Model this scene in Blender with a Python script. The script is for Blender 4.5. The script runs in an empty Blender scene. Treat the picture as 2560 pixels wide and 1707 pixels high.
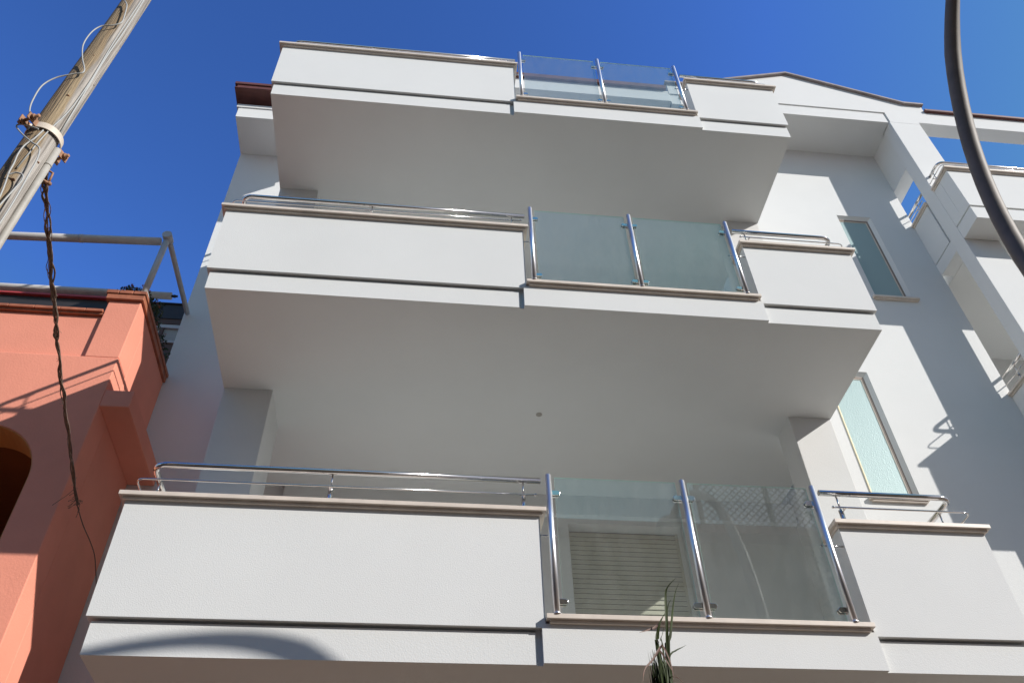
import bpy, math, random
from mathutils import Vector, Matrix
random.seed(7)
sc = bpy.context.scene
C = sc.collection
EYE = 1.6                                   # geometry below is written relative to eye height

# ------------------------------------------------------------------ camera
cd = bpy.data.cameras.new('camera'); cam = bpy.data.objects.new('camera', cd); C.objects.link(cam)
pt, yw, rl = map(math.radians, (44.7802, 7.7605, -2.1338))
fw = Vector((math.sin(yw)*math.cos(pt), math.cos(yw)*math.cos(pt), math.sin(pt)))
rt = Vector((math.cos(yw), -math.sin(yw), 0)); up = rt.cross(fw)
r2 = rt*math.cos(rl)+up*math.sin(rl); u2 = -rt*math.sin(rl)+up*math.cos(rl)
cam.matrix_world = Matrix(((r2.x, u2.x, -fw.x, 0), (r2.y, u2.y, -fw.y, 0), (r2.z, u2.z, -fw.z, EYE), (0, 0, 0, 1)))
cd.sensor_width = 36; cd.lens = 2138.236/2560*36; cd.clip_start = 0.05; cd.clip_end = 2000
sc.camera = cam
# ------------------------------------------------------------------ sky and sun
SUN = Vector((1.47, -1.0, 1.07)).normalized()
w = bpy.data.worlds.new('World'); sc.world = w; w.use_nodes = True
nt = w.node_tree; sky = nt.nodes.new('ShaderNodeTexSky'); sky.sky_type = 'NISHITA'; sky.sun_disc = False
sky.sun_elevation = math.asin(SUN.z); sky.sun_rotation = math.atan2(SUN.x, SUN.y)
sky.air_density = 1.0; sky.dust_density = 0.3; sky.ozone_density = 4.0; sky.altitude = 200
gm = nt.nodes.new('ShaderNodeGamma'); gm.inputs[1].default_value = 1.75
nt.links.new(sky.outputs[0], gm.inputs[0]); dk = nt.nodes.new('ShaderNodeMix'); dk.data_type = 'RGBA'; dk.blend_type = 'DARKEN'; dk.inputs[0].default_value = 1.0
dk.inputs[7].default_value = (0.43/0.13, 0.45/0.13, 0.56/0.13, 1); nt.links.new(gm.outputs[0], dk.inputs[6])
nt.links.new(dk.outputs[2], nt.nodes['Background'].inputs[0]); nt.nodes['Background'].inputs[1].default_value = 0.13
sl = bpy.data.lights.new('sun', 'SUN'); sun = bpy.data.objects.new('sun', sl); C.objects.link(sun)
sl.energy = 5.0; sl.angle = math.radians(0.53); sl.color = (1.0, 0.955, 0.90)
sun.rotation_euler = SUN.to_track_quat('Z', 'Y').to_euler(); sun.location = (20, -14, 20)
vs = sc.view_settings; vs.view_transform = 'Standard'; vs.look = 'None'; vs.exposure = 0.09; vs.gamma = 1

# ------------------------------------------------------------------ materials
MATS = {}
def nodes(name):
    m = bpy.data.materials.new(name); m.use_nodes = True; t = m.node_tree
    return m, t, t.nodes['Principled BSDF'], t.links
def mat(name, col, rough=0.7, metal=0.0, var=0.0, vscale=2.0, bump=0.0, bscale=80.0, bdist=0.004, col2=None, stretch=None, spec=None, detail=4):
    m, t, b, L = nodes(name)
    b.inputs['Base Color'].default_value = (*col, 1); b.inputs['Roughness'].default_value = rough; b.inputs['Metallic'].default_value = metal
    if spec is not None: b.inputs['Specular IOR Level'].default_value = spec
    tc = t.nodes.new('ShaderNodeTexCoord'); src = tc.outputs['Object']
    if stretch:
        mp = t.nodes.new('ShaderNodeMapping'); mp.inputs['Scale'].default_value = stretch; L.new(src, mp.inputs[0]); src = mp.outputs[0]
    if var or col2:
        n = t.nodes.new('ShaderNodeTexNoise'); n.inputs['Scale'].default_value = vscale; n.inputs['Detail'].default_value = detail; n.inputs['Roughness'].default_value = 0.6
        L.new(src, n.inputs['Vector'])
        r = t.nodes.new('ShaderNodeValToRGB'); r.color_ramp.elements[0].position = 0.32; r.color_ramp.elements[1].position = 0.68
        c2 = col2 or tuple(c*(1-var) for c in col)
        r.color_ramp.elements[0].color = (*c2, 1); r.color_ramp.elements[1].color = (*col, 1)
        L.new(n.outputs['Fac'], r.inputs[0]); L.new(r.outputs[0], b.inputs['Base Color'])
    if bump:
        n = t.nodes.new('ShaderNodeTexNoise'); n.inputs['Scale'].default_value = bscale; n.inputs['Detail'].default_value = 3
        L.new(src, n.inputs['Vector'])
        bp = t.nodes.new('ShaderNodeBump'); bp.inputs['Strength'].default_value = bump; bp.inputs['Distance'].default_value = bdist
        L.new(n.outputs['Fac'], bp.inputs['Height']); L.new(bp.outputs[0], b.inputs['Normal'])
    MATS[name] = m; return m
WHITE = mat('white_plaster', (0.745, 0.755, 0.745), 0.85, var=0.05, vscale=0.8, bump=0.32, bscale=130, bdist=0.004, spec=0.2, detail=5)
SALMON = mat('salmon_plaster', (0.88, 0.34, 0.235), 0.85, var=0.14, vscale=0.9, bump=0.4, bscale=60, bdist=0.005, spec=0.2)
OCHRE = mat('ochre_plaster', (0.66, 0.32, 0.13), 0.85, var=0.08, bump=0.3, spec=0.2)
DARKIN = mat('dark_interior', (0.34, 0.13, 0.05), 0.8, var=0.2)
STONE = mat('beige_stone', (0.76, 0.67, 0.58), 0.45, var=0.16, vscale=7, bump=0.15, bscale=40, bdist=0.002)
STEEL = mat('polished_steel', (0.68, 0.66, 0.64), 0.10, 1.0, var=0.04, vscale=6, bump=0.03, bscale=30, bdist=0.001)
BRUSH = mat('satin_steel', (0.84, 0.83, 0.84), 0.36, 1.0, var=0.05, vscale=8)
EDGE = mat('glass_edge', (0.55, 0.78, 0.70), 0.25)
TILE = mat('roof_edge_tile', (0.36, 0.31, 0.30), 0.7, var=0.3, vscale=5, bump=0.3, bscale=20)
REDTILE = mat('red_brown_tile', (0.16, 0.055, 0.045), 0.6, var=0.35, vscale=6, bump=0.3, bscale=25)
TERRA = mat('terracotta', (0.50, 0.17, 0.085), 0.6, var=0.45, vscale=7, bump=0.4, bscale=30)
SHUT = mat('cream_shutter', (0.56, 0.54, 0.43), 0.5, var=0.12, vscale=5, stretch=(1, 1, 0.2))
FRAME = mat('brown_window_frame', (0.26, 0.20, 0.16), 0.45, var=0.2, vscale=8)
FOAM = mat('cream_sealant', (0.88, 0.80, 0.56), 0.7)
WOOD = mat('weathered_wood', (0.35, 0.27, 0.165), 0.85, var=0.5, vscale=2.2, stretch=(6, 6, 0.22), bump=1.0, bscale=16, bdist=0.014, col2=(0.17, 0.105, 0.055), detail=8)
def weather(m):
    t = m.node_tree; L = t.links; b = t.nodes['Principled BSDF']; old = b.inputs['Base Color'].links[0].from_socket
    tc = t.nodes.new('ShaderNodeTexCoord'); sx = t.nodes.new('ShaderNodeVectorMath'); sx.operation = 'DOT_PRODUCT'; sx.inputs[1].default_value = (.79, .61, 0)
    L.new(tc.outputs['Object'], sx.inputs[0])
    mp = t.nodes.new('ShaderNodeMapping'); mp.inputs['Scale'].default_value = (5, 5, .8); L.new(tc.outputs['Object'], mp.inputs[0])
    n = t.nodes.new('ShaderNodeTexNoise'); n.inputs['Scale'].default_value = 2.5; n.inputs['Detail'].default_value = 5; L.new(mp.outputs[0], n.inputs['Vector'])
    a = t.nodes.new('ShaderNodeMath'); a.operation = 'MULTIPLY_ADD'; a.inputs[1].default_value = .10; L.new(n.outputs['Fac'], a.inputs[0]); L.new(sx.outputs['Value'], a.inputs[2])
    r = t.nodes.new('ShaderNodeMapRange'); r.inputs[1].default_value = .045; r.inputs[2].default_value = .060; L.new(a.outputs[0], r.inputs[0])
    mx = t.nodes.new('ShaderNodeMix'); mx.data_type = 'RGBA'; L.new(r.outputs[0], mx.inputs[0]); L.new(old, mx.inputs[6])
    g = t.nodes.new('ShaderNodeMix'); g.data_type = 'RGBA'; g.blend_type = 'MULTIPLY'; g.inputs[0].default_value = 0.0
    mp2 = t.nodes.new('ShaderNodeMapping'); mp2.inputs['Scale'].default_value = (30, 30, .7); L.new(tc.outputs['Object'], mp2.inputs[0])
    n2 = t.nodes.new('ShaderNodeTexNoise'); n2.inputs['Scale'].default_value = 2; n2.inputs['Detail'].default_value = 6; L.new(mp2.outputs[0], n2.inputs['Vector'])
    cr = t.nodes.new('ShaderNodeValToRGB'); cr.color_ramp.elements[0].position = .3; cr.color_ramp.elements[0].color = (.16, .14, .12, 1); cr.color_ramp.elements[1].position = .6; cr.color_ramp.elements[1].color = (.42, .39, .355, 1)
    L.new(n2.outputs['Fac'], cr.inputs[0]); L.new(cr.outputs[0], mx.inputs[7]); L.new(mx.outputs[2], b.inputs['Base Color'])
weather(WOOD)
ZINC = mat('grey_conduit', (0.42, 0.40, 0.36), 0.6, var=0.2, vscale=9)
CABLE = mat('pale_cable', (0.40, 0.41, 0.40), 0.5)
RUST = mat('rusty_iron', (0.42, 0.22, 0.12), 0.75, var=0.5, vscale=30, bump=0.4, bscale=60, bdist=0.003)
BAND = mat('cream_painted_band', (0.68, 0.60, 0.50), 0.55, var=0.15, vscale=12)
TWIG = mat('dead_twig', (0.20, 0.135, 0.095), 0.9, var=0.5, vscale=25)
PALE_TWIG = mat('pale_twig', (0.36, 0.28, 0.22), 0.9, var=0.4, vscale=25)
LAMP = mat('dark_bronze_paint', (0.19, 0.165, 0.145), 0.6, var=0.25, vscale=9, bump=0.1, bscale=50, bdist=0.002)
ALU = mat('grey_painted_tube', (0.55, 0.53, 0.51), 0.38, 0.0, var=0.1, vscale=10)
DARKWOOD = mat('dark_timber', (0.035, 0.03, 0.03), 0.6, var=0.3, vscale=4)
BROWNWOOD = mat('brown_timber', (0.12, 0.055, 0.03), 0.6, var=0.3, vscale=4)
REDEDGE = mat('red_gutter', (0.42, 0.05, 0.045), 0.5)
LEAF = mat('shrub_leaf', (0.045, 0.085, 0.03), 0.5, var=0.5, vscale=20)
FLOWER = mat('orange_flower', (0.50, 0.12, 0.05), 0.6, var=0.4, vscale=30)
BLADE = mat('yucca_blade', (0.04, 0.058, 0.016), 0.5, var=0.5, vscale=9, stretch=(4, 4, 1), col2=(0.018, 0.026, 0.008), spec=0.12)
DRYBLADE = mat('dry_brown_blade', (0.13, 0.055, 0.03), 0.6, var=0.5, vscale=14)
BARK = mat('bark', (0.16, 0.11, 0.075), 0.9, var=0.5, vscale=8, bump=0.8, bscale=25, bdist=0.01)
ASPH = mat('asphalt', (0.075, 0.06, 0.047), 0.9, var=0.3, vscale=3, bump=0.3, bscale=60)
PAVE = mat('pavement_slabs', (0.165, 0.112, 0.068), 0.85, var=0.2, vscale=2, bump=0.2, bscale=30)
EARTH = mat('dry_ground', (0.17, 0.125, 0.08), 0.95, var=0.3, vscale=0.4)
OPP = mat('tan_render', (0.46, 0.36, 0.25), 0.85, var=0.12, vscale=1, spec=0.2)

def glass(name, tint, dust, dustcol):
    m = bpy.data.materials.new(name); m.use_nodes = True; t = m.node_tree; t.nodes.clear(); L = t.links
    out = t.nodes.new('ShaderNodeOutputMaterial'); tr = t.nodes.new('ShaderNodeBsdfTransparent'); tr.inputs[0].default_value = (*tint, 1)
    gl = t.nodes.new('ShaderNodeBsdfGlossy'); gl.inputs['Roughness'].default_value = 0.0; gl.inputs['Color'].default_value = (1, 1, 1, 1)
    fr = t.nodes.new('ShaderNodeFresnel'); ge = t.nodes.new('ShaderNodeNewGeometry'); io = t.nodes.new('ShaderNodeMapRange'); io.inputs[3].default_value = 1.72; io.inputs[4].default_value = 1/1.72; L.new(ge.outputs['Backfacing'], io.inputs[0]); L.new(io.outputs[0], fr.inputs['IOR'])
    mx = t.nodes.new('ShaderNodeMixShader'); L.new(fr.outputs[0], mx.inputs[0]); L.new(tr.outputs[0], mx.inputs[1]); L.new(gl.outputs[0], mx.inputs[2])
    df = t.nodes.new('ShaderNodeBsdfDiffuse'); df.inputs[0].default_value = (*dustcol, 1)
    tc = t.nodes.new('ShaderNodeTexCoord'); mp = t.nodes.new('ShaderNodeMapping'); mp.inputs['Scale'].default_value = (5, 1, 1.6)
    n = t.nodes.new('ShaderNodeTexNoise'); n.inputs['Scale'].default_value = 3; n.inputs['Detail'].default_value = 6
    L.new(tc.outputs['Object'], mp.inputs[0]); L.new(mp.outputs[0], n.inputs['Vector'])
    mr = t.nodes.new('ShaderNodeMapRange'); mr.inputs[1].default_value = 0.3; mr.inputs[2].default_value = 0.75; mr.inputs[3].default_value = dust*0.7; mr.inputs[4].default_value = dust*1.4
    L.new(n.outputs['Fac'], mr.inputs[0])
    m2 = t.nodes.new('ShaderNodeMixShader'); L.new(mr.outputs[0], m2.inputs[0]); L.new(mx.outputs[0], m2.inputs[1]); L.new(df.outputs[0], m2.inputs[2])
    L.new(m2.outputs[0], out.inputs[0]); return m
GLASS = glass('balustrade_glass', (0.885, 0.925, 0.915), 0.05, (0.60, 0.59, 0.58))
def frosted(name, col, gcol, rough):
    m = bpy.data.materials.new(name); m.use_nodes = True; t = m.node_tree; t.nodes.clear(); L = t.links
    out = t.nodes.new('ShaderNodeOutputMaterial'); df = t.nodes.new('ShaderNodeBsdfDiffuse'); df.inputs[0].default_value = (*col, 1)
    gl = t.nodes.new('ShaderNodeBsdfGlossy'); gl.inputs['Roughness'].default_value = rough; gl.inputs[0].default_value = (*gcol, 1)
    tc = t.nodes.new('ShaderNodeTexCoord'); v = t.nodes.new('ShaderNodeTexVoronoi'); v.inputs['Scale'].default_value = 95
    n = t.nodes.new('ShaderNodeTexNoise'); n.inputs['Scale'].default_value = 60
    L.new(tc.outputs['Object'], v.inputs['Vector']); L.new(tc.outputs['Object'], n.inputs['Vector'])
    bp = t.nodes.new('ShaderNodeBump'); bp.inputs['Strength'].default_value = 0.5; bp.inputs['Distance'].default_value = 0.003
    L.new(v.outputs['Distance'], bp.inputs['Height'])
    for s in (gl, df): L.new(bp.outputs[0], s.inputs['Normal'])
    mx = t.nodes.new('ShaderNodeMixShader'); mx.inputs[0].default_value = 0.09
    L.new(df.outputs[0], mx.inputs[1]); L.new(gl.outputs[0], mx.inputs[2]); L.new(mx.outputs[0], out.inputs[0]); return m
FROST = frosted('frosted_glass', (0.29, 0.385, 0.39), (0.75, 0.90, 0.90), 0.45)

# ------------------------------------------------------------------ mesh helpers
ROOT = {}
def V3(p): return Vector(p)
class MB:
    def __init__(s): s.v = []; s.f = []; s.m = []; s.sm = []
    def add(s, vs, fs, mi=0, smooth=False):
        b = len(s.v); s.v += [Vector(v) for v in vs]
        for f in fs: s.f.append([b+i for i in f]); s.m.append(mi); s.sm.append(smooth)
        return s
    def box(s, x0, x1, y0, y1, z0, z1, mi=0):
        vs = [(x, y, z) for z in (z0, z1) for y in (y0, y1) for x in (x0, x1)]
        return s.add(vs, [(0, 2, 3, 1), (4, 5, 7, 6), (0, 1, 5, 4), (2, 6, 7, 3), (0, 4, 6, 2), (1, 3, 7, 5)], mi)
    def prism(s, poly, y0, y1, mi=0):               # polygon in X-Z, anticlockwise seen from -Y
        n = len(poly); vs = [(x, y0, z) for x, z in poly]+[(x, y1, z) for x, z in poly]
        fs = [tuple(range(n)), tuple(range(2*n-1, n-1, -1))]+[((i+1) % n, i, n+i, n+(i+1) % n) for i in range(n)]
        return s.add(vs, fs, mi)
    def tube(s, pts, r, seg=12, bend=0.0, mi=0, caps=True, radii=None):
        P = [Vector(p) for p in pts]
        if bend:
            Q = [P[0]]
            for i in range(1, len(P)-1):
                a = (P[i-1]-P[i]); b = (P[i+1]-P[i]); d = min(bend, a.length*.45, b.length*.45)
                a.normalize(); b.normalize(); p0 = P[i]+a*d; p1 = P[i]+b*d
                for k in range(7):
                    t = k/6; Q.append(p0*(1-t)**2+P[i]*2*t*(1-t)+p1*t*t)
            Q.append(P[-1]); P = Q
        n = len(P); rs = radii if radii and len(radii) == n else [r]*n
        T = []
        for i in range(n):
            d = (P[min(i+1, n-1)]-P[max(i-1, 0)]); T.append(d.normalized() if d.length > 1e-9 else Vector((0, 0, 1)))
        ref = Vector((0, 0, 1)) if abs(T[0].z) < .9 else Vector((1, 0, 0))
        nrm = (ref-T[0]*ref.dot(T[0])).normalized(); vs = []
        for i in range(n):
            nrm = (nrm-T[i]*nrm.dot(T[i])).normalized(); bn = T[i].cross(nrm)
            for k in range(seg):
                a = 2*math.pi*k/seg; vs.append(P[i]+(nrm*math.cos(a)+bn*math.sin(a))*rs[i])
        fs = [(i*seg+k, i*seg+(k+1) % seg, (i+1)*seg+(k+1) % seg, (i+1)*seg+k) for i in range(n-1) for k in range(seg)]
        s.add(vs, fs, mi, True)
        if caps:
            b = len(s.v)-n*seg
            s.f.append([b+k for k in range(seg-1, -1, -1)]); s.f.append([b+(n-1)*seg+k for k in range(seg)])
            s.m += [mi, mi]; s.sm += [False, False]
        return s
    def ball(s, c, r, seg=12, rings=8, mi=0, sq=(1, 1, 1), z0=0.0, z1=1.0):
        vs = []; c = Vector(c)
        for j in range(rings+1):
            th = math.pi*(z0+(z1-z0)*j/rings)
            for k in range(seg):
                a = 2*math.pi*k/seg
                vs.append(c+Vector((math.sin(th)*math.cos(a)*sq[0], math.sin(th)*math.sin(a)*sq[1], math.cos(th)*sq[2]))*r)
        fs = [(j*seg+k, (j+1)*seg+k, (j+1)*seg+(k+1) % seg, j*seg+(k+1) % seg) for j in range(rings) for k in range(seg)]
        return s.add(vs, fs, mi, True)
    def build(s, name, mats, parent=None, bevel=0.0, **tags):
        me = bpy.data.meshes.new(name); off = Vector((0, 0, EYE))-(ROOT[parent] if parent else Vector((0, 0, 0)))
        me.from_pydata([v+off for v in s.v], [], s.f)
        mats = mats if isinstance(mats, (list, tuple)) else [mats]
        for m in mats: me.materials.append(m)
        me.polygons.foreach_set('material_index', s.m); me.polygons.foreach_set('use_smooth', s.sm); me.update()
        o = bpy.data.objects.new(name, me); C.objects.link(o)
        if parent: o.parent = parent; ROOT[o] = ROOT[parent]
        else: ROOT[o] = Vector((0, 0, 0))
        if bevel:
            b = o.modifiers.new('bevel', 'BEVEL'); b.width = bevel; b.segments = 2; b.limit_method = 'ANGLE'; b.angle_limit = math.radians(50)
        for k, v in tags.items(): o[k] = v
        return o
def thing(name, loc, label, cat, group=None):
    o = bpy.data.objects.new(name, None); C.objects.link(o); o.empty_display_size = 0.2
    p = Vector(loc)+Vector((0, 0, EYE)); o.location = p; ROOT[o] = p
    o['label'] = label; o['category'] = cat
    if group: o['group'] = group
    return o
def wall(mb, x0, x1, y0, y1, z0, z1, holes):
    xs = sorted({x0, x1, *[h[0] for h in holes], *[h[1] for h in holes]}); zs = sorted({z0, z1, *[h[2] for h in holes], *[h[3] for h in holes]})
    vi = {}; 
    def vid(x, y, z):
        k = (x, y, z)
        if k not in vi: vi[k] = len(mb.v); mb.v.append(Vector(k))
        return vi[k]
    solid = lambda i, j: 0 <= i < len(xs)-1 and 0 <= j < len(zs)-1 and not any(h[0] <= xs[i] and xs[i+1] <= h[1] and h[2] <= zs[j] and zs[j+1] <= h[3] for h in holes)
    def face(*p): mb.f.append([vid(*q) for q in p]); mb.m.append(0); mb.sm.append(False)
    for i in range(len(xs)-1):
        for j in range(len(zs)-1):
            if not solid(i, j): continue
            a, b, c, d = xs[i], xs[i+1], zs[j], zs[j+1]
            face((a, y0, c), (b, y0, c), (b, y0, d), (a, y0, d)); face((a, y1, c), (a, y1, d), (b, y1, d), (b, y1, c))
            if not solid(i-1, j): face((a, y0, c), (a, y0, d), (a, y1, d), (a, y1, c))
            if not solid(i+1, j): face((b, y0, c), (b, y1, c), (b, y1, d), (b, y0, d))
            if not solid(i, j-1): face((a, y0, c), (a, y1, c), (b, y1, c), (b, y0, c))
            if not solid(i, j+1): face((a, y0, d), (b, y0, d), (b, y1, d), (a, y1, d))
    return mb
G = -EYE                                           # ground level
Z1, Z2, Z3 = 2.203, 5.303, 8.439                   # balcony soffits

# ------------------------------------------------------------------ the setting
MB().add([(-300, -300, G-.01), (300, -300, G-.01), (300, 300, G-.01), (-300, 300, G-.01)], [(0, 1, 2, 3)]).build('ground', EARTH, kind='structure')
MB().box(-60, 60, -4.2, 2.0, G-.006, G+.004).build('road', ASPH, kind='structure')
MB().box(-60, 60, 2.0, 7.6, G-.006, G+.13).build('pavement', PAVE, kind='structure')
MB().box(-60, 60, -6.0, -4.2, G-.006, G+.13).build('pavement', PAVE, kind='structure')

# ------------------------------------------------------------------ white building
H = thing('apartment_building', (2.0, 7.6, G), 'white modern apartment building with stacked balconies, stone copings and glass balustrades', 'building')
w_ = MB()
wall(w_, -3.04, 4.10, 7.65, 7.85, G, 11.38, [(1.567, 2.79, z-2.203+2.45, z-2.203+5.0) for z in (Z1, Z2)])
w_.box(-3.04, 4.10, 7.9, 12.0, G, 11.30)
w_.box(-3.04, -2.84, 7.85, 7.9, G, 11.38)
w_.box(4.10, 4.25, 6.931, 7.95, G, 11.30)
w_.build('wall', WHITE, H)
w_ = MB()
wall(w_, 4.10, 6.70, 6.735, 6.93, G, 11.30, [(4.51, 5.025, 4.835, 6.583), (5.60, 6.10, 7.925, 9.637)])
w_.box(4.26, 6.70, 7.25, 12.0, G, 11.25)
w_.box(6.45, 6.70, 6.93, 7.25, G, 11.25)
w_.build('wall', WHITE, H)
# columns
for x0, x1, y1, z1 in ((-1.850, -1.410, 6.65, Z3+.1), (3.534, 3.962, 6.42, 11.24)):
    MB().box(x0, x1, 6.11, y1, G, z1).build('column', WHITE, H, bevel=.006)
p_ = MB().box(6.68, 7.165, 6.11, 6.31, G, 11.25).build('column', WHITE, H, bevel=.006)
# lintel beams over the loggia windows
for z in (Z1, Z2): MB().box(-1.41, 4.09, 7.58, 7.65, z+2.86, z+3.099).build('lintel', WHITE, H)

# ---- shuttered windows at the back of the loggias
for z in (Z1, Z2):
    zb, zt = z-2.203+2.45, z-2.203+5.0
    f = MB(); f.box(1.568, 1.60, 7.79, 7.84, zb, zt-.001); f.box(2.765, 2.789, 7.79, 7.84, zb, zt-.001); f.box(1.60, 2.765, 7.83, 7.84, zb, zt-.001)
    win = f.build('window', SHUT, H)
    s = MB(); n = int((zt-zb)/.055)
    for i in range(n):
        za = zt-.012-i*.055; y0 = 7.800
        s.add([(1.601, y0+.004, za), (2.764, y0+.004, za), (2.764, y0, za-.006), (1.601, y0, za-.006), (1.601, y0, za-.042), (2.764, y0, za-.042), (2.764, y0+.006, za-.0485), (1.601, y0+.006, za-.0485)],
              [(3, 2, 1, 0), (4, 5, 2, 3), (7, 6, 5, 4)])
    s.build('roller_shutter', SHUT, win); MB().box(1.601, 2.764, 7.812, 7.82, zb, zt-.002).build('shutter_gap', DARKWOOD, win)

# ---- frosted windows on the right wall
for x0, x1, z0, z1, sx in ((4.51, 5.025, 4.835, 6.583, 0), (5.60, 6.10, 7.925, 9.637, 1)):
    f = MB(); y = 6.735+.040; t = .022; xr = x1-.042; zt = z1-.045
    f.box(x0, x0+t, y, y+.06, z0, zt); f.box(xr-t, xr, y, y+.06, z0, zt); f.box(x0+t, xr-t, y, y+.06, zt-t, zt); f.box(x0+t, xr-t, y, y+.06, z0, z0+t)
    fr = f.build('window', FRAME, H, label='tall frosted window in sunlight' if not sx else 'tall frosted window in shade')
    b = MB(); u = .014
    b.box(x0+t, x0+t+u, y+.006, y+.05, z0+t, zt-t); b.box(xr-t-u, xr-t, y+.006, y+.05, z0+t, zt-t)
    b.box(x0+t+u, xr-t-u, y+.006, y+.05, zt-t-u, zt-t); b.box(x0+t+u, xr-t-u, y+.006, y+.05, z0+t, z0+t+u); b.build('inner_frame', STONE, fr)
    MB().box(x0+t+u, xr-t-u, y+.012, y+.022, z0+t+u, zt-t-u).build('pane', FROST, fr)
    MB().box(x0-.05, x1+.06, 6.69, 6.80, z0-.035, z0).box(x0-.03, x1+.04, 6.705, 6.734, z0-.055, z0-.035).build('sill', STONE, fr, bevel=.003)
    if not sx: MB().box(x0-.008, x0+.006, 6.724, 6.734, z0, z1).build('sealant_strip', FOAM, fr)
    g = MB(); y1 = 6.735+.003                    # splayed reveal: right side and head
    g.add([(x1-.001, y1, z0), (xr, y, z0), (xr, y+.07, z0), (x1-.001, y+.07, z0), (x1-.001, y1, z1-.001), (xr, y, zt), (xr, y+.07, zt), (x1-.001, y+.07, z1-.001)], [(0, 4, 5, 1), (1, 5, 6, 2), (3, 2, 6, 7), (0, 3, 7, 4), (0, 1, 2, 3)])
    g.add([(x0+.001, y1, z1-.001), (x1-.001, y1, z1-.001), (xr, y, zt), (x0+.001, y, zt), (x0+.001, y+.07, zt), (xr, y+.07, zt)], [(0, 3, 2, 1), (3, 4, 5, 2)])
    g.build('reveal', WHITE, fr)

# ---- balconies
def rail(parent, path, thin, stubs, zs, name='handrail'):
    r = MB().tube([(x, y, zs+1.376) for x, y in path], .0215, 16, bend=.09); r.build(name, STEEL, parent)
    t = MB().tube([(x, y, zs+1.207) for x, y in thin], .0065, 10, bend=.06)
    for e in (thin[0],): t.ball((e[0], e[1], zs+1.207), .011)
    t.build('thin_rail', STEEL, parent)
    for x, y, dx, dy in stubs:
        b = MB().tube([(x, y, zs+1.062), (x, y, zs+1.225)], .017, 14).tube([(x, y, zs+1.225), (x, y, zs+1.36)], .0065, 10)
        b.ball((x, y, zs+1.225), .0185, sq=(1, 1, .7)).tube([(x, y, zs+1.207), (x+dx, y+dy, zs+1.207)], .0075, 8).tube([(x, y, zs+1.062), (x, y, zs+1.07)], .03, 16)
        b.tube([(x-.03*abs(dy)/.07, y-.03*abs(dx)/.07, zs+1.357), (x+.03*abs(dy)/.07, y+.03*abs(dx)/.07, zs+1.357)], .006, 8)
        b.build('baluster', STEEL, parent)
def coping(mb, x0, x1, y0, y1, z, ins=(0.022, 0.022, 0.022, 0.022)):
    mb.box(x0, x1, y0, y1, z+.020, z+.051)
    mb.box(x0+ins[0], x1-ins[1], y0+ins[2], y1-ins[3], z+.0, z+.020)
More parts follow.
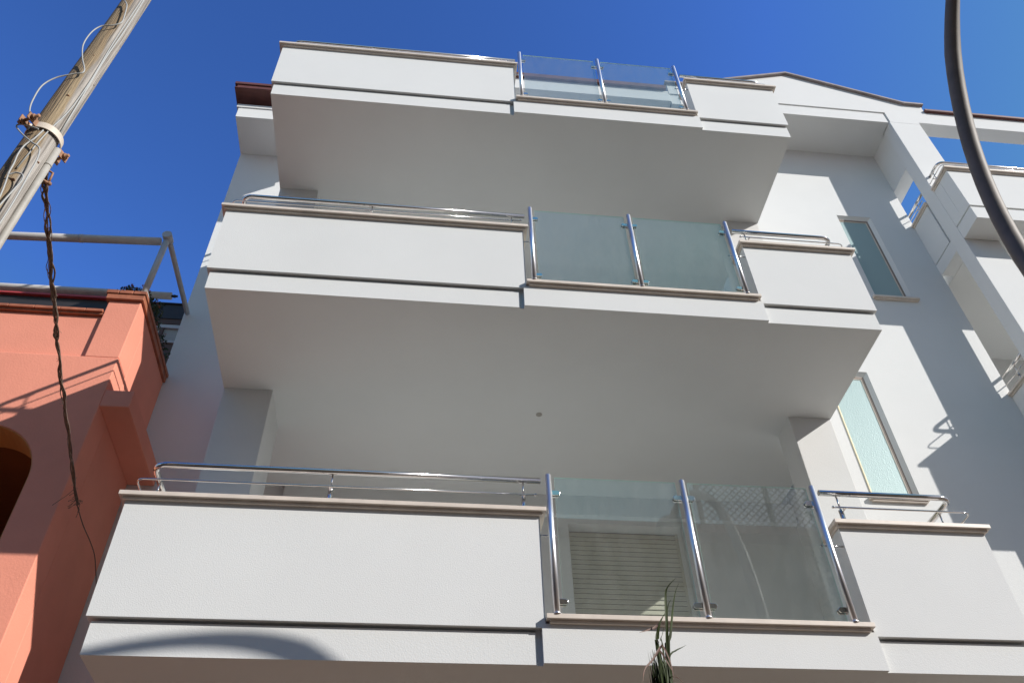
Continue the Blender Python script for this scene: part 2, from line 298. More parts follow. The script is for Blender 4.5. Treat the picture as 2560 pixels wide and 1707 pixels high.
def balcony(zs, k):
    m = MB()
    m.prism([(-1.881, zs+.221), (.781, zs+.221), (.781, zs), (2.922, zs), (2.922, zs+.221), (3.981, zs+.221), (3.981, zs+1.011), (2.907, zs+1.011),
             (2.907, zs+.247), (.803, zs+.247), (.803, zs+1.011), (-1.881, zs+1.011)], 4.853, 5.05)
    m.box(-1.853, .745, 4.882, 5.05, zs, zs+.203); m.box(-1.825, .745, 4.925, 5.05, zs+.203, zs+.221); m.box(.745, .781, 4.897, 5.05, zs, zs+.221)
    m.box(2.922, 3.964, 4.882, 5.05, zs, zs+.203); m.box(2.922, 3.93, 4.925, 5.05, zs+.203, zs+.221)
    m.box(-1.853, 3.964, 5.05, 7.649 if k < 3 else 7.0, zs, zs+.194); m.box(-1.825, 3.93, 5.05, 7.649, zs+.194, zs+.245)
    for x0, x1 in ((-1.881, -1.69), (3.79, 3.981)): m.box(x0, x1, 5.05, 6.109, zs+.221, zs+1.011)
    m.box(-1.881, -1.69, 6.652 if k < 3 else 6.109, 7.649, zs+.221, zs+1.011)
    b = m.build('balcony', WHITE, H)
    c = MB(); coping(c, -1.924, .845, 4.808, 5.09, zs+1.011, (.022, .022, .022, 0)); coping(c, -1.924, -1.65, 5.09, 6.105, zs+1.011, (.022, .022, 0, 0)); c.build('coping', STONE, b, bevel=.002)
    c = MB(); coping(c, -1.924, -1.65, 6.656 if k < 3 else 6.106, 7.645, zs+1.011, (.022, .022, 0, 0)); c.build('coping', STONE, b, bevel=.002)
    c = MB(); coping(c, 2.872, 4.022, 4.808, 5.09, zs+1.011, (.022, .022, .022, 0)); coping(c, 3.75, 4.022, 5.09, 6.105, zs+1.011, (.022, .022, 0, 0)); c.build('coping', STONE, b, bevel=.002)
    c = MB(); coping(c, .806, 2.904, 4.808, 5.12, zs+.243); c.build('coping', STONE, b, bevel=.002)
    ye = 6.07 if k < 3 else 7.62
    if k < 3: rail(b, [(-1.815, 6.68), (-1.815, 7.63)], [(-1.875, 6.70), (-1.875, 7.62)], [(-1.80, 6.85, -.07, 0), (-1.80, 7.45, -.07, 0)], zs)
    rail(b, [(.84, 4.955), (-1.815, 4.955), (-1.815, ye)], [(.79, 4.885), (-1.875, 4.885), (-1.875, ye)],
         [(.715, 4.955, 0, -.07), (-.612, 4.955, 0, -.07), (-1.80, 5.13, -.07, 0), (-1.80, 5.95, -.07, 0)], zs)
    rail(b, [(2.905, 4.955), (3.93, 4.955), (3.93, 6.07)], [(2.94, 4.885), (3.985, 4.885), (3.985, 6.07)],
         [(3.03, 4.955, 0, -.07), (3.92, 5.13, .07, 0), (3.92, 5.95, .07, 0)], zs)
    for i, x in enumerate((.874, 1.829, 2.785)):
        q = MB().tube([(x, 4.825, zs+.290), (x, 4.825, zs+1.332)], .0215, 18).ball((x, 4.825, zs+1.331), .0213, seg=18, rings=5, sq=(1, 1, .35), z1=.5)
        q.tube([(x, 4.825, zs+.293), (x, 4.825, zs+.298)], .027, 20)
        q.build('glass_post', BRUSH, b)
        for zc in (.386, 1.196):
            xa, xb = (x, x+.078) if i == 0 else ((x-.078, x) if i == 2 else (x-.078, x+.078))
            poly = []; r = .019
            for a in range(-6, 7): poly.append((xb-r+r*math.cos(a*math.pi/12), zs+zc+r*math.sin(a*math.pi/12)))
            for a in range(6, 19): poly.append((xa+r+r*math.cos(a*math.pi/12), zs+zc+r*math.sin(a*math.pi/12)))
            MB().prism(poly, 4.833, 4.845).prism(poly, 4.857, 4.869).build('glass_clamp', STEEL, b, bevel=.002)
        if i != 1:
            xw = .803 if i == 0 else 2.907
            MB().tube([(xw, 4.87, zs+.875), (x+(.03 if i == 0 else -.03), 4.87, zs+.875)], .006, 8).ball((x+(.035 if i == 0 else -.035), 4.87, zs+.875), .010).build('wall_anchor', STEEL, b)
    for x0, x1 in ((.921, 1.787), (1.877, 2.752)):
        g = MB().box(x0, x1, 4.846, 4.856, zs+.308, zs+1.333)
        for i in range(6): g.m[i] = 0 if i in (2, 3) else 1
        g.build('glass_pane', [GLASS, EDGE], b)
    return b
for k, z in ((1, Z1), (2, Z2), (3, Z3)): balcony(z, k)
MB().tube([(1.09, 6.264, Z2-.004), (1.09, 6.264, Z2+.02)], .03, 20).build('ceiling_hole_cover', ZINC, H)

# ---- right wing: projecting balconies and the side parapets between pillar and wall
def wing(zs, top):
    m = MB()
    m.box(6.680, 10.6, 5.76, 5.95, zs+.248, zs+1.011); m.box(6.680, 6.86, 5.95, 6.109, zs+.248, zs+1.011)
    m.box(6.682, 10.6, 5.77, 6.109, zs, zs+.226); m.box(6.70, 10.6, 5.80, 6.109, zs+.226, zs+.248)
    b = m.build('balcony', WHITE, H, bevel=.005)
    c = MB(); coping(c, 6.640, 10.6, 5.715, 5.99, zs+1.011, (.022, .0, .022, 0)); coping(c, 6.640, 6.90, 5.99, 6.106, zs+1.011, (.022, .022, 0, 0)); c.build('coping', STONE, b, bevel=.002)
    rail(b, [(10.6, 5.87), (6.76, 5.87), (6.76, 6.13)], [(6.70, 6.16), (6.70, 5.80), (10.6, 5.80)], [(6.76, 6.03, -.06, 0), (8.2, 5.87, 0, -.07), (9.6, 5.87, 0, -.07)], zs)
    m = MB(); m.box(6.688, 6.86, 6.345, 6.734, zs+.222, zs+1.011); m.box(6.684, 6.86, 6.311, 6.734, zs, zs+.200)
    m.box(6.72, 6.86, 6.311, 6.734, zs+.2, zs+.222); m.box(6.72, 6.86, 6.311, 6.345, zs+.222, zs+1.011)
    s = m.build('side_parapet', WHITE, H, bevel=.004)
    c = MB(); coping(c, 6.650, 6.90, 6.311, 6.733, zs+1.011, (.022, .022, 0, 0)); c.build('coping', STONE, s, bevel=.002)
    rail(s, [(6.775, 6.32), (6.775, 6.80)], [(6.715, 6.40), (6.715, 6.80)], [(6.775, 6.56, -.06, 0)], zs)
    MB().box(6.862, 10.6, 6.11, 12.0, zs, zs+.2).build('floor_slab', WHITE, H)
for z in (Z1, Z2, Z3): wing(z, z == Z3)
m = MB().box(6.70, 10.6, 8.2, 8.4, G, Z3+.8); m.build('wall', WHITE, H)
MB().box(10.1, 10.6, 6.11, 6.31, G, 11.25).build('column', WHITE, H, bevel=.006)
# ---- roof frame
g = MB()
g.prism([(3.33, 11.522), (6.697, 11.522), (6.697, 11.25), (7.165, 11.25), (7.165, 11.30), (7.385, 11.30), (7.385, 11.80), (7.10, 11.80), (5.356, 12.44), (3.61, 11.80), (3.33, 11.80)], 6.11, 6.33)
g.box(3.334, 6.668, 6.122, 6.33, 11.25, 11.497); g.box(3.334, 6.697, 6.15, 6.33, 11.262, 11.522)
g.box(3.334, 6.74, 6.33, 6.735, 11.256, 11.5); 
g.box(6.701, 6.90, 6.311, 6.95, 10.33, 11.25)
g.box(6.68, 7.165, 6.33, 6.95, 11.25, 11.5)
g.build('gable', WHITE, H)
top = [(7.41, 11.80), (7.41, 11.835), (7.09, 11.835), (5.356, 12.477), (3.60, 11.835), (3.30, 11.835), (3.30, 11.80), (3.61, 11.80), (5.356, 12.44), (7.10, 11.80)]
MB().prism(top, 6.065, 12.0).build('roof_edge', TILE, H)
g = MB().box(7.385, 10.9, 6.115, 6.33, 11.30, 11.63); g.box(10.1, 10.4, 6.33, 12, 11.3, 11.6); g.build('pergola_beam', WHITE, H, bevel=.004)
MB().box(7.385, 10.95, 6.07, 6.37, 11.63, 11.675).build('tile_edge', REDTILE, H)
g = MB().box(-1.85, 3.334, 6.115, 6.33, 11.31, 11.60); g.box(-1.85, -1.45, 6.33, 7.0, 11.31, 11.60); g.box(-.3, 3.334, 6.33, 12.0, 11.33, 11.5); g.build('pergola_beam', WHITE, H, bevel=.004)
MB().box(-1.88, 3.29, 6.07, 6.37, 11.60, 11.69).build('tile_edge', REDTILE, H)
# left eave
e = MB().box(-3.045, -1.45, 7.006, 7.66, 11.382, 11.63); e.box(-3.075, -1.45, 6.99, 7.66, 11.63, 11.705); e.box(-3.02, -1.45, 7.12, 7.66, 11.705, 11.86); e.build('eave', WHITE, H)
e = MB().box(-3.13, -1.45, 6.80, 12.0, 11.86, 11.885); e.box(-3.11, -1.45, 6.83, 12.0, 11.885, 11.99); e.box(-3.15, -1.45, 6.81, 12.0, 11.99, 12.05)
e.build('roof_tiles', REDTILE, H, bevel=.006)
MB().box(-3.03, -1.45, 7.66, 12.0, 11.38, 11.86).build('wall', WHITE, H)

# ------------------------------------------------------------------ salmon house on the left
R = thing('salmon_house', (-5.5, 7.5, G), 'salmon coloured house with terracotta capped parapet and arched opening', 'building')
arc = [(-3.886+.55*math.cos(a*math.pi/24), 4.43+.55*math.sin(a*math.pi/24)) for a in range(24, -1, -1)]
m = MB()
m.prism([(-9, 1.2), (-4.436, 1.2)]+arc+[(-3.336, 1.2), (-3.0, 1.2), (-3.0, 5.858), (-9, 5.858)], 6.39, 6.69)
m.box(-9, -3.0, 6.39, 6.69, G, 1.2)
m.box(-9, -3.322, 6.432, 6.69, 5.858, 6.45)
m.box(-3.322, -3.0, 6.39, 6.69, 5.858, 6.655)
m.box(-3.30, -3.0, 6.69, 7.646, G, 6.655)
m.box(-9, -3.31, 6.69, 12, 5.2, 5.45); m.box(-9, -3.31, 9.6, 9.9, G, 5.2)
m.build('wall', SALMON, R, bevel=.008)
m = MB().box(-3.0, -2.733, 6.392, 7.646, 5.248, 5.445); m.build('wall_ledge', SALMON, R, bevel=.008)
ring = [(-3.886+.549*math.cos(a*math.pi/24), 4.43+.549*math.sin(a*math.pi/24)) for a in range(0, 25)]
inn = [(-3.886+.543*math.cos(a*math.pi/24), 4.43+.543*math.sin(a*math.pi/24)) for a in range(24, -1, -1)]
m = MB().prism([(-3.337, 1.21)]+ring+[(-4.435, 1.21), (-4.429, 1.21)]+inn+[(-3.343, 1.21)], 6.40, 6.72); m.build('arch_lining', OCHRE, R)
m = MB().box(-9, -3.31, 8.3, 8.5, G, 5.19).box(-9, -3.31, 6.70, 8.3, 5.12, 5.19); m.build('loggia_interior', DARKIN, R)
m = MB()
x = -9.0
while x < -3.35: m.box(x, min(x+.245, -3.335), 6.375, 6.70, 6.477, 6.512); m.box(x, min(x+.25, -3.335), 6.40, 6.70, 6.452, 6.477); x += .25
m.build('parapet_tiles', TERRA, R, bevel=.004)
m = MB()
for a, b in ((-3.365, -3.242), (-3.236, -3.10), (-3.094, -2.962)): m.box(a, b, 6.342, 6.70, 6.728, 6.775)
y = 6.70
while y < 7.6: m.box(-3.33, -2.962, y+.004, min(y+.246, 7.64), 6.728, 6.775); y += .25
m.box(-3.352, -2.975, 6.355, 6.69, 6.655, 6.728); m.box(-3.33, -2.975, 6.69, 7.64, 6.655, 6.728)
m.build('corner_tiles', TERRA, R, bevel=.006)
# retractable awning frame on the terrace
A = thing('awning_frame', (-3.02, 6.40, 6.775), 'bare grey tube awning frame standing on the salmon house parapet', 'awning frame')
MB().tube([(-3.015, 6.40, 6.775), (-3.0, 6.39, 7.72)], .034, 14).box(-3.07, -2.965, 6.36, 6.45, 6.776, 6.79).build('upright', ALU, A)
MB().tube([(-2.995, 6.39, 7.735), (-2.995, 7.63, 7.80)], .030, 14).build('side_arm', ALU, A)
MB().tube([(-3.0, 6.33, 7.725), (-3.0, 6.45, 7.725)], .052, 16).build('hinge', ALU, A)
MB().tube([(-3.06, 6.39, 7.655), (-4.70, 6.39, 7.58), (-9.0, 6.39, 7.39)], .046, 18).tube([(-3.88, 6.39, 7.617), (-3.92, 6.39, 7.616)], .049, 18).build('front_tube', ALU, A)
MB().tube([(-3.10, 7.265, 7.705), (-5.08, 7.265, 7.69), (-9.0, 7.265, 7.66)], .045, 18).build('roller_tube', ALU, A)
MB().tube([(-3.10, 7.265, 7.705), (-3.03, 7.265, 7.707)], .014, 10).tube([(-3.075, 7.265, 7.705), (-3.055, 7.265, 7.705)], .020, 12).build('roller_pin', DARKWOOD, A)
MB().tube([(-8.5, 6.40, 6.51), (-8.5, 6.39, 7.42)], .034, 14).build('upright', ALU, A)
# veranda of the house behind
Vn = thing('roof_veranda', (-5.0, 9.4, 5.45), 'dark timber veranda with white window band behind the salmon parapet', 'veranda')
MB().box(-9.2, -3.06, 8.98, 9.6, 9.055, 9.34).build('fascia', DARKWOOD, Vn)
MB().box(-9.3, -4.60, 8.93, 9.6, 9.345, 9.385).build('gutter', REDEDGE, Vn)
MB().box(-4.595, -3.08, 8.96, 9.6, 9.345, 9.365).build('roof_sheet', DARKWOOD, Vn)
MB().box(-9.1, -3.09, 8.99, 9.5, 8.955, 9.05).build('beam', BROWNWOOD, Vn)
m = MB().box(-6.0, -3.10, 9.0, 9.08, 8.885, 8.95); m.box(-6.0, -3.1, 9.0, 9.08, 8.60, 8.63); m.build('window_frame', ALU, Vn)
m = MB()
for x in (-5.7, -5.2, -4.7, -4.25, -3.83, -3.43, -3.15): MB().box(x, x+.05, 9.0, 9.07, 8.63, 8.885).build('mullion', BROWNWOOD, Vn)
MB().box(-6.0, -3.1, 9.03, 9.04, 8.63, 8.885).build('window_pane', MATS['grey_conduit'], Vn)
MB().box(-6.0, -3.1, 9.02, 9.6, 5.46, 8.60).build('wall', BROWNWOOD, Vn)
# flowering shrub at the parapet corner
def leafy(mb, centre, rad, n, size, mi=0, sq=(1, 1, 1)):
    for _ in range(n):
        d = Vector((random.gauss(0, 1), random.gauss(0, 1), random.gauss(0, 1))).normalized()*random.random()**.4
        c = Vector(centre)+Vector((d.x*rad*sq[0], d.y*rad*sq[1], d.z*rad*sq[2])); s = size*random.uniform(.6, 1.4)
        a = Vector((random.gauss(0, 1), random.gauss(0, 1), random.gauss(0, .7))).normalized(); b = a.cross(Vector((random.gauss(0, 1), random.gauss(0, 1), random.gauss(0, 1)))).normalized()
        n_ = a.cross(b)
        mb.add([c-a*s, c-b*s*.38+n_*s*.12, c+a*s, c+b*s*.38+n_*s*.12], [(0, 1, 2, 3)], mi)
S = thing('flowering_shrub', (-3.45, 7.0, 6.2), 'dark green flowering shrub behind the terracotta parapet corner', 'shrub')
MB().box(-3.9, -3.36, 6.85, 7.2, 5.46, 6.35).build('planter', TERRA, S, bevel=.01)
f = MB(); st = MB()
heads = [(-3.56, 7.0, 7.33), (-3.48, 7.02, 7.45), (-3.40, 6.95, 7.36), (-3.33, 7.02, 7.42), (-3.27, 6.98, 7.34), (-3.22, 7.0, 7.22), (-3.14, 7.05, 7.28), (-3.12, 7.0, 7.14), (-3.10, 7.08, 7.0), (-3.14, 7.15, 6.90), (-3.05, 7.25, 6.92), (-3.03, 7.4, 6.86)]
for h in heads:
    st.tube([(-3.5, 7.02, 6.35), ((h[0]-3.5)/2-.0, (h[1]+7.02)/2, (h[2]+6.5)/2+.1), h], .006, 6); leafy(f, h, .10, 120, .024)
    for _ in range(5): 
        q = Vector(h)+Vector((random.uniform(-.07, .07), random.uniform(-.08, .02), random.uniform(.03, .10))); fl = MB(); leafy(fl, q, .014, 8, .012); fl.build('flower', FLOWER, S)
f.build('foliage', LEAF, S); st.build('stems', TWIG, S)

# ------------------------------------------------------------------ wooden pole
P = thing('utility_pole', (-2.475, 3.2, G), 'weathered wooden utility pole with cables, conduit and iron clamp', 'utility pole')
px, py = -2.475, 3.2
def poler(z): return .104-.0022*(z+1.6)
rings = []; m = MB(); seg = 28; zs_ = [G+i*.18 for i in range(62)]
for z in zs_:
    for k in range(seg):
        a = 2*math.pi*k/seg; rr = poler(z)*(1+.025*math.sin(3*a+z*.7)+.018*math.sin(5*a-1.1*z)+random.uniform(-.008, .008))
        m.v.append(Vector((px+rr*math.cos(a)+.006*math.sin(z*1.1), py+rr*math.sin(a), z)))
for i in range(len(zs_)-1):
    for k in range(seg): m.f.append([i*seg+k, i*seg+(k+1) % seg, (i+1)*seg+(k+1) % seg, (i+1)*seg+k]); m.m.append(0); m.sm.append(True)
m.f.append([(len(zs_)-1)*seg+k for k in range(seg)]); m.m.append(0); m.sm.append(False)
m.build('timber_shaft', WOOD, P)
cv = Vector((-.61, .79, 0)); rv = Vector((.79, .61, 0))
def onpole(z, phi, lift=0.0):
    R_ = poler(z)+lift; q = Vector((px, py, z))-cv*math.cos(phi)*R_+rv*math.sin(phi)*R_; return (q.x, q.y, q.z)
MB().tube([onpole(z, 1.15, .012) for z in (G+.1, 1, 3, 4.2, 4.68)], .021, 14).tube([onpole(4.5, 1.15, .012), onpole(4.515, 1.15, .012)], .0235, 14).build('conduit', ZINC, P)
for pts, r in (([(4.3, -.35), (4.7, -.1), (5.0, .35), (5.4, .45), (6.0, .30), (6.6, .35), (7.4, .4), (9.2, .5)], .0045),
               ([(4.74, .62), (5.2, .55), (5.7, .42), (6.2, .55), (6.8, .5), (7.6, .6), (9.2, .6)], .0055)):
    Q = [onpole(z, f_, .007) for z, f_ in pts]; MB().tube(Q, r, 8, bend=.25).build('cable', CABLE, P)
# loose loops standing off the pole
def loop(pts, r=.005):
    P_ = [Vector(q) for q in pts]; out = []
    for i in range(len(P_)-1):
        a, b, c, d = P_[max(i-1, 0)], P_[i], P_[i+1], P_[min(i+2, len(P_)-1)]
        for k in range(8):
            t = k/8; out.append(.5*((2*b)+(-a+c)*t+(2*a-5*b+4*c-d)*t*t+(-a+3*b-3*c+d)*t**3))
    out.append(P_[-1]); return MB().tube(out, r, 8)
loop([(-2.474, 3.090, 6.539), (-2.428, 3.090, 6.450), (-2.397, 3.090, 6.278), (-2.388, 3.090, 6.166), (-2.437, 3.090, 6.111), (-2.505, 3.090, 6.083), (-2.541, 3.090, 5.974), (-2.538, 3.090, 5.789), (-2.486, 3.090, 5.604), (-2.419, 3.090, 5.424), (-2.480, 3.090, 5.375), (-2.562, 3.090, 5.312), (-2.611, 3.090, 5.197), (-2.605, 3.090, 5.019), (-2.581, 3.090, 4.895), (-2.538, 3.090, 4.801), (-2.505, 3.090, 4.745)]).build('cable_loop', CABLE, P)
loop([(-2.458, 3.090, 4.693), (-2.524, 3.090, 4.719), (-2.579, 3.090, 4.729), (-2.589, 3.090, 4.700), (-2.530, 3.090, 4.627), (-2.450, 3.090, 4.550), (-2.388, 3.090, 4.498), (-2.364, 3.090, 4.428), (-2.352, 3.090, 4.337), (-2.349, 3.090, 4.239), (-2.342, 3.090, 4.120), (-2.336, 3.090, 3.976), (-2.334, 3.090, 3.811), (-2.339, 3.090, 3.620)]).build('cable_loop', CABLE, P)
loop([(-2.427, 3.090, 4.684), (-2.446, 3.090, 4.586), (-2.473, 3.090, 4.511), (-2.477, 3.090, 4.416), (-2.465, 3.090, 4.321), (-2.458, 3.090, 4.224), (-2.441, 3.090, 4.131), (-2.424, 3.090, 4.017), (-2.409, 3.090, 3.856), (-2.396, 3.090, 3.614)]).build('cable_loop', CABLE, P)
loop([(-2.458, 3.090, 4.200), (-2.420, 3.090, 4.229), (-2.378, 3.090, 4.211), (-2.363, 3.090, 4.157), (-2.371, 3.090, 4.093), (-2.382, 3.090, 4.008), (-2.393, 3.090, 3.924), (-2.406, 3.090, 3.821)]).build('cable_loop', CABLE, P)
# iron clamp
m = MB(); zc = 4.753; n = 26; R0 = poler(zc)+.010
def ringpart(a0, a1):
    vs = []; 
    for i in range(n+1):
        a = a0+(a1-a0)*i/n; c_, s_ = math.cos(a), math.sin(a)
        for rr, zz in ((R0, zc-.028), (R0+.007, zc-.028), (R0+.007, zc+.028), (R0, zc+.028)): vs.append((px+rr*c_, py+rr*s_, zz))
    fs = [(i*4+j, i*4+(j+1) % 4, (i+1)*4+(j+1) % 4, (i+1)*4+j) for i in range(n) for j in range(4)]+[(0, 1, 2, 3), (n*4+3, n*4+2, n*4+1, n*4)]
    return vs, fs
ax = math.atan2(-.80, -.35)
for a0, a1 in ((ax+.22, ax+math.pi-.2), (ax+math.pi+.2, ax+2*math.pi-.22)): m.add(*ringpart(a0, a1))
m.build('clamp_band', BAND, P, bevel=.002)
for s_ in (0, math.pi):
    a = ax+s_; d = Vector((math.cos(a), math.sin(a), 0)); q = Vector((-d.y, d.x, 0)); b_ = MB()
    for sg in (-1, 1):
        o_ = Vector((px, py, zc))+q*sg*.026+d*(R0+.002); p4 = [o_+Vector((0, 0, -.028)), o_+d*.075+Vector((0, 0, -.028)), o_+d*.075+Vector((0, 0, .028)), o_+Vector((0, 0, .028))]
        b_.add(p4+[v+q*sg*.007 for v in p4], [(0, 1, 2, 3), (7, 6, 5, 4), (0, 4, 5, 1), (1, 5, 6, 2), (2, 6, 7, 3), (3, 7, 4, 0)])
    c0 = Vector((px, py, zc))+d*(R0+.048)
    b_.tube([c0-q*.07, c0+q*.085], .010, 10); b_.tube([c0+q*.034, c0+q*.056], .020, 6); b_.tube([c0-q*.034, c0-q*.052], .020, 6)
    b_.build('clamp_bolt', RUST, P)
m = MB().tube([onpole(4.50, 1.35, 0), onpole(4.50, 1.45, .05), onpole(4.42, 1.45, .055)], .007, 8); m.build('cable_hook', RUST, P)
MB().tube([onpole(4.40, 1.35, 0), onpole(4.40, 1.45, .06)], .008, 8).ball(onpole(4.40, 1.45, .062), .014).build('bolt', RUST, P)
# knots and nails in the shaft
m = MB()
for z, f_, s_ in ((5.15, -.25, .012), (4.2, -.2, .014), (5.7, -.3, .008), (6.4, -.35, .009), (4.45, .5, .008), (3.9, -.5, .01), (6.9, -.2, .008), (5.45, .95, .006), (6.05, 1.1, .006)): m.ball(onpole(z, f_, -.003), s_, sq=(1, 1, .5))
m.build('knots', RUST, P)

# dead creeper wound round the service cable
Vv = thing('creeper_cable', (-2.34, 3.2, 4.40), 'service cable wrapped in a dead creeper, hanging from the wooden pole', 'dead creeper')
axis = [Vector(q) for q in ((-2.392, 3.250, 4.486), (-2.429, 3.450, 4.461), (-2.514, 3.800, 4.493), (-2.583, 4.150, 4.489), (-2.653, 4.500, 4.493), (-2.716, 4.800, 4.504), (-2.753, 5.100, 4.457), (-2.803, 5.450, 4.433), (-2.842, 5.800, 4.390), (-2.862, 6.150, 4.287), (-2.832, 6.350, 4.141))]
tail = [Vector(q) for q in ((-2.832, 6.350, 4.141), (-2.838, 6.600, 4.116), (-2.854, 6.900, 4.137), (-2.899, 7.200, 4.183), (-2.964, 7.500, 4.212), (-2.915, 7.550, 4.037), (-2.849, 7.550, 3.841))]
def along(L_, t):
    t = max(0, min(.9999, t))*(len(L_)-1); i = int(t); f_ = t-i
    a, b, c, d = L_[max(i-1, 0)], L_[i], L_[i+1], L_[min(i+2, len(L_)-1)]
    return .5*((2*b)+(-a+c)*f_+(2*a-5*b+4*c-d)*f_*f_+(-a+3*b-3*c+d)*f_**3)
MB().tube([along(axis, i/60) for i in range(61)]+[along(tail, i/30) for i in range(1, 31)], .0045, 8).build('cable', TWIG, Vv)
for j, (R_, r_, turns, ph, t1, mm) in enumerate(((.011, .0075, 9, 0, 1, TWIG), (.013, .0055, 7, 2, 1, TWIG), (.014, .003, 6, 4, .95, PALE_TWIG), (.015, .006, 8, 5, .7, TWIG), (.017, .0028, 5, 1, .8, PALE_TWIG), (.020, .0025, 4, 3, .35, TWIG), (.013, .003, 10, 2.5, 1, PALE_TWIG))):
    pts = []
    for i in range(121):
        t = i/120*t1; c_ = along(axis, t); a = turns*2*math.pi*t+ph; k = R_*(1.15-.35*t)*(1+.35*math.sin(i*.37+j))
        pts.append(c_+Vector((math.cos(a)*k, math.sin(a)*k*.8, .3*k*math.sin(a*1.7))))
    MB().tube(pts, r_, 6).build('creeper_stem', mm, Vv)
m = MB()
for _ in range(55):
    t = random.random()**.8; c_ = along(axis, t); d = Vector((random.uniform(-1, 1), random.uniform(-1, 1), random.uniform(-.6, .6)))*random.uniform(.012, .04)
    MB().tube([c_, c_+d*.6+Vector((0, 0, .006)), c_+d], .0016, 5).build('twig', PALE_TWIG, Vv)
for _ in range(14):
    t = random.uniform(.93, 1); c_ = along(axis, t); d = Vector((random.uniform(-1, 1), random.uniform(-.5, .5), random.uniform(-1, .1)))*random.uniform(.05, .14)
    MB().tube([c_, c_+d*.5+Vector((.02, 0, 0)), c_+d+Vector((0, 0, -.03))], .0022, 5).build('twig', TWIG, Vv)

# ------------------------------------------------------------------ street lamp
Lp = thing('street_lamp', (3.192, 2.658, G), 'dark curved gooseneck street lamp rising close to the camera at right', 'street lamp')
lx, ly, la, lr, lz, le = 3.192, 2.658, 4.761, 2.124, 3.413, 1.317
path = [(lx, ly, G+.1), (lx, ly, 2.0)]
for i in range(0, 30):
    th = math.radians(88)*i/29; path.append((lx+math.cos(la)*lr*(1-math.cos(th)), ly+math.sin(la)*lr*(1-math.cos(th)), lz+lr*le*math.sin(th)-(.065*math.sin(math.pi*(math.degrees(th)-36)/42) if 36 < math.degrees(th) < 78 else 0)))
MB().tube(path, .045, 24, radii=[.055, .055]+[.049]*12+[.049-.0022*i for i in range(6)]+[.036]*12).tube([(lx, ly, G), (lx, ly, G+.9)], .075, 24).build('curved_pole', LAMP, Lp)
hx, hy, hz = path[-1]
m = MB().tube([(hx, hy, hz), (hx+.005, hy-.10, hz-.01)], .05, 20)
m.build('arm_sleeve', LAMP, Lp)
m = MB().ball((hx+.01, hy-.30, hz-.10), .21, 28, 10, sq=(1, 1, .85), z1=.5).tube([(hx+.01, hy-.30, hz-.10), (hx+.01, hy-.30, hz-.125)], .222, 28)
m.build('lamp_head', LAMP, Lp)
MB().ball((hx+.01, hy-.30, hz-.127), .17, 24, 8, sq=(1, 1, .4), z0=.5, z1=1.0).build('lamp_lens', CABLE, Lp)

# ------------------------------------------------------------------ yucca at the bottom edge
Y = thing('yucca_plant', (.90, 3.0, G), 'yucca with long narrow green leaves at the bottom edge', 'plant')
MB().tube([(.90, 3.0, G), (.89, 3.0, -.6), (.90, 3.0, .35), (.91, 3.0, .95)], .05, 12, bend=.3).build('trunk', BARK, Y)
def blade(mb, pts, w, tw=0.0):
    P_ = [Vector(q) for q in pts]; n_ = 14; vs = []
    for i in range(n_+1):
        t = i/n_; c_ = along(P_, t); ww = w*(math.sin(math.pi*min(1, .12+t*.9))**.7)*(1-t*.55) if t < 1 else 0
        if i == n_: ww = .0004
        T_ = (along(P_, min(1, t+.03))-along(P_, max(0, t-.03))).normalized(); side = T_.cross(Vector((math.sin(tw+t), -math.cos(tw+t), .2))).normalized()
        nn = T_.cross(side)
        vs += [c_-side*ww, c_+nn*ww*.35, c_+side*ww]
    fs = [(i*3+j, i*3+j+1, i*3+4+j, i*3+3+j) for i in range(n_) for j in (0, 1)]
    mb.add(vs, fs, 0, True)
m = MB(); dry = MB()
base = Vector((.912, 3.0, .80))
for pts, w_b in (([(0.949, 3.000, 1.367), (0.960, 2.980, 1.514), (0.973, 2.980, 1.630), (0.986, 2.970, 1.668), (1.021, 2.960, 1.700)], .0075),
                 ([(0.952, 3.000, 1.367), (0.977, 3.000, 1.492), (1.001, 3.000, 1.591), (1.022, 3.000, 1.660), (1.043, 3.000, 1.702)], .008),
                 ([(0.943, 3.000, 1.367), (0.964, 3.020, 1.470), (0.979, 3.020, 1.568), (0.992, 3.020, 1.618), (1.007, 3.020, 1.639)], .007),
                 ([(0.920, 3.000, 1.397), (0.913, 2.970, 1.444), (0.919, 2.950, 1.490), (0.935, 2.950, 1.522), (0.951, 2.950, 1.547)], .007),
                 ([(0.913, 3.000, 1.396), (0.916, 3.000, 1.459), (0.926, 3.000, 1.499), (0.946, 3.000, 1.543), (0.969, 3.000, 1.570)], .006),
                 ([(0.935, 3.000, 1.397), (0.923, 2.970, 1.445), (0.927, 2.950, 1.459), (0.939, 2.950, 1.498)], .006),
                 ([(0.951, 3.000, 1.307), (0.957, 3.000, 1.397), (0.992, 3.020, 1.431), (1.022, 3.040, 1.452), (1.046, 3.050, 1.468)], .0045)):
    blade(m, [base+Vector((random.uniform(-.02, .02), 0, random.uniform(-.1, .1)))]+[Vector(q) for q in pts], w_b, random.uniform(-.3, .3))
for i in range(75):
    a = random.uniform(0, 6.28); d = Vector((math.cos(a)*.026, math.sin(a)*.03, 0)); h = random.uniform(.42, .64)
    blade(m, [base+d*.5, base+d+Vector((0, 0, h*.4)), base+d*1.3+Vector((0, 0, h*.75)), base+d*1.0+Vector((random.uniform(-.02, .02), 0, h))], random.uniform(.010, .016), random.uniform(-.6, .6))
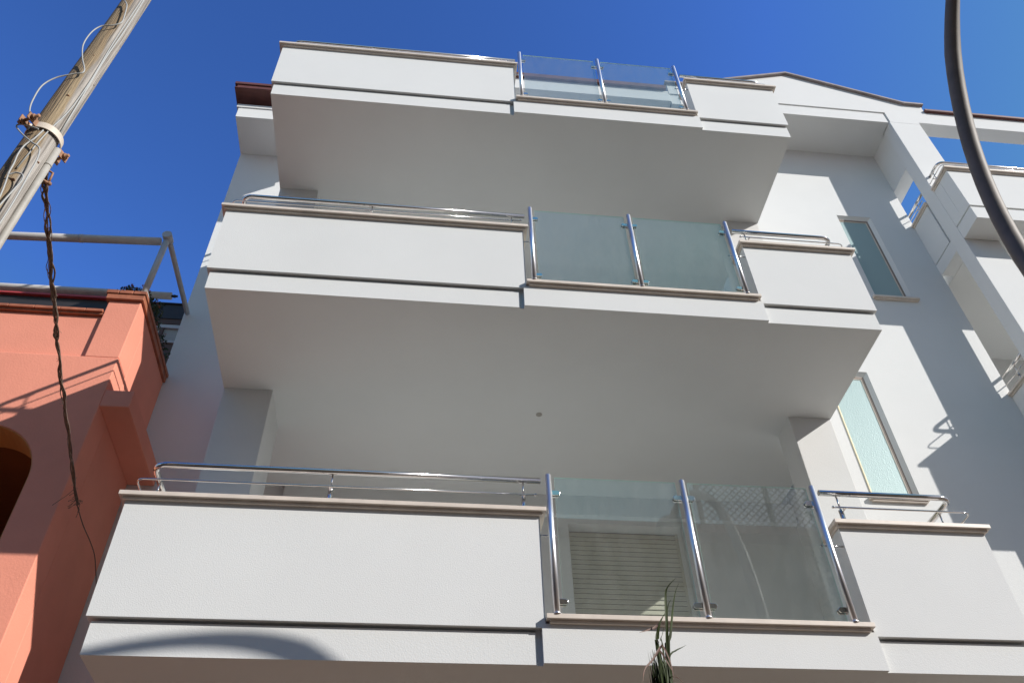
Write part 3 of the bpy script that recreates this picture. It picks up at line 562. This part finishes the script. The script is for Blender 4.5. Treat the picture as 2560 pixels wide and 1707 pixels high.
for pts in ([(0.922, 2.960, 1.421), (0.903, 2.940, 1.396), (0.864, 2.920, 1.344), (0.827, 2.900, 1.302), (0.807, 2.880, 1.243)], [(0.918, 2.960, 1.424), (0.922, 2.940, 1.402), (0.930, 2.920, 1.345), (0.927, 2.900, 1.292), (0.928, 2.900, 1.263)],
            [(0.914, 2.970, 1.406), (0.917, 2.940, 1.369), (0.930, 2.930, 1.327), (0.940, 2.920, 1.287)], [(0.932, 3.000, 1.523), (0.909, 2.980, 1.500), (0.877, 2.970, 1.484), (0.842, 2.960, 1.469)],
            [(0.936, 3.000, 1.321), (0.948, 2.960, 1.304), (0.963, 2.940, 1.286), (0.969, 2.920, 1.251)], [(0.886, 3.000, 1.269), (0.877, 2.980, 1.297), (0.885, 2.970, 1.307), (0.891, 2.960, 1.288)]):
    blade(dry, [Vector(q) for q in pts], .0055, random.uniform(-.4, .4))
m.build('leaves', BLADE, Y); dry.build('dry_leaves', DRYBLADE, Y)

# ------------------------------------------------------------------ across the street (mirrored in the glass)
O = thing('facing_house', (-3, -9, G), 'tan rendered house across the street, mirrored in the balcony glass', 'building')
m = MB(); hs = [(x, x+1.1, z, z+1.5) for x in (-12, -8.6, -5.2, -1.8, 1.6, 5.0) for z in (1.2, 4.3, 7.4)]
wall(m, -14, 9.3, -6.25, -6.0, G, 9.91, hs); m.box(-14, 9.3, -12, -6.6, G, 9.91); m.box(-14, 9.3, -6.6, -6.25, 9.7, 9.91); m.build('wall', OPP, O)
MB().box(-14.3, 9.6, -12.3, -5.6, 9.91, 10.11).build('roof', TERRA, O)
for h in hs:
    f = MB().box(h[0], h[1], -6.2, -6.15, h[2], h[3]).build('window', SHUT, O)
K = thing('roof_trellis', (8.0, -6.1, 10.11), 'diagonal trellis screen on the roof of the facing house, mirrored in the right pane', 'trellis')
m = MB(); tx0, tx1, tz0, tz1, py_ = 6.3, 9.5, 10.13, 12.3, -6.0
for i in range(-16, 30):
    for sg in (1, -1):
        u0 = tx0+i*.17; pts = []
        for k in range(61):
            v = tz0+(tz1-tz0)*k/60; u = u0+(v-tz0)*sg if sg == 1 else u0+(tz1-v)
            if tx0 <= u <= tx1: pts.append((u, py_+.015*sg, v))
        if len(pts) > 3: m.tube([pts[0], pts[-1]], .016, 4)
m.build('lattice', DARKWOOD, K)
for x in (6.26, 7.9, 9.54): MB().box(x-.04, x+.04, -6.06, -5.94, 10.111, 12.36).build('post', DARKWOOD, K)
T = thing('street_tree', (8.9, -5.0, G), 'leafy street tree across the road, mirrored in the right glass pane', 'tree')
m = MB(); m.tube([(8.9, -5, G), (8.85, -5, 1.5), (9.0, -5.1, 4.5), (8.9, -5, 7)], .16, 12, bend=.5)
for i in range(7):
    a = i*2.4; z = 4+i*.5; m.tube([(8.95, -5, z), (8.95+math.cos(a)*.6, -5+math.sin(a)*.6, z+.9), (8.95+math.cos(a)*1.0, -5+math.sin(a)*.9, z+1.8)], .04, 8, bend=.3)
m.build('trunk', BARK, T); m = MB()
for i in range(44):
    a = random.uniform(0, 6.28); r = random.uniform(.2, 1.1); z = random.uniform(5.2, 10.2); leafy(m, (8.9+math.cos(a)*r*(1.25-abs(z-8.5)/6), -5+math.sin(a)*r, z), .42, 80, .085)
m.build('crown', LEAF, T)
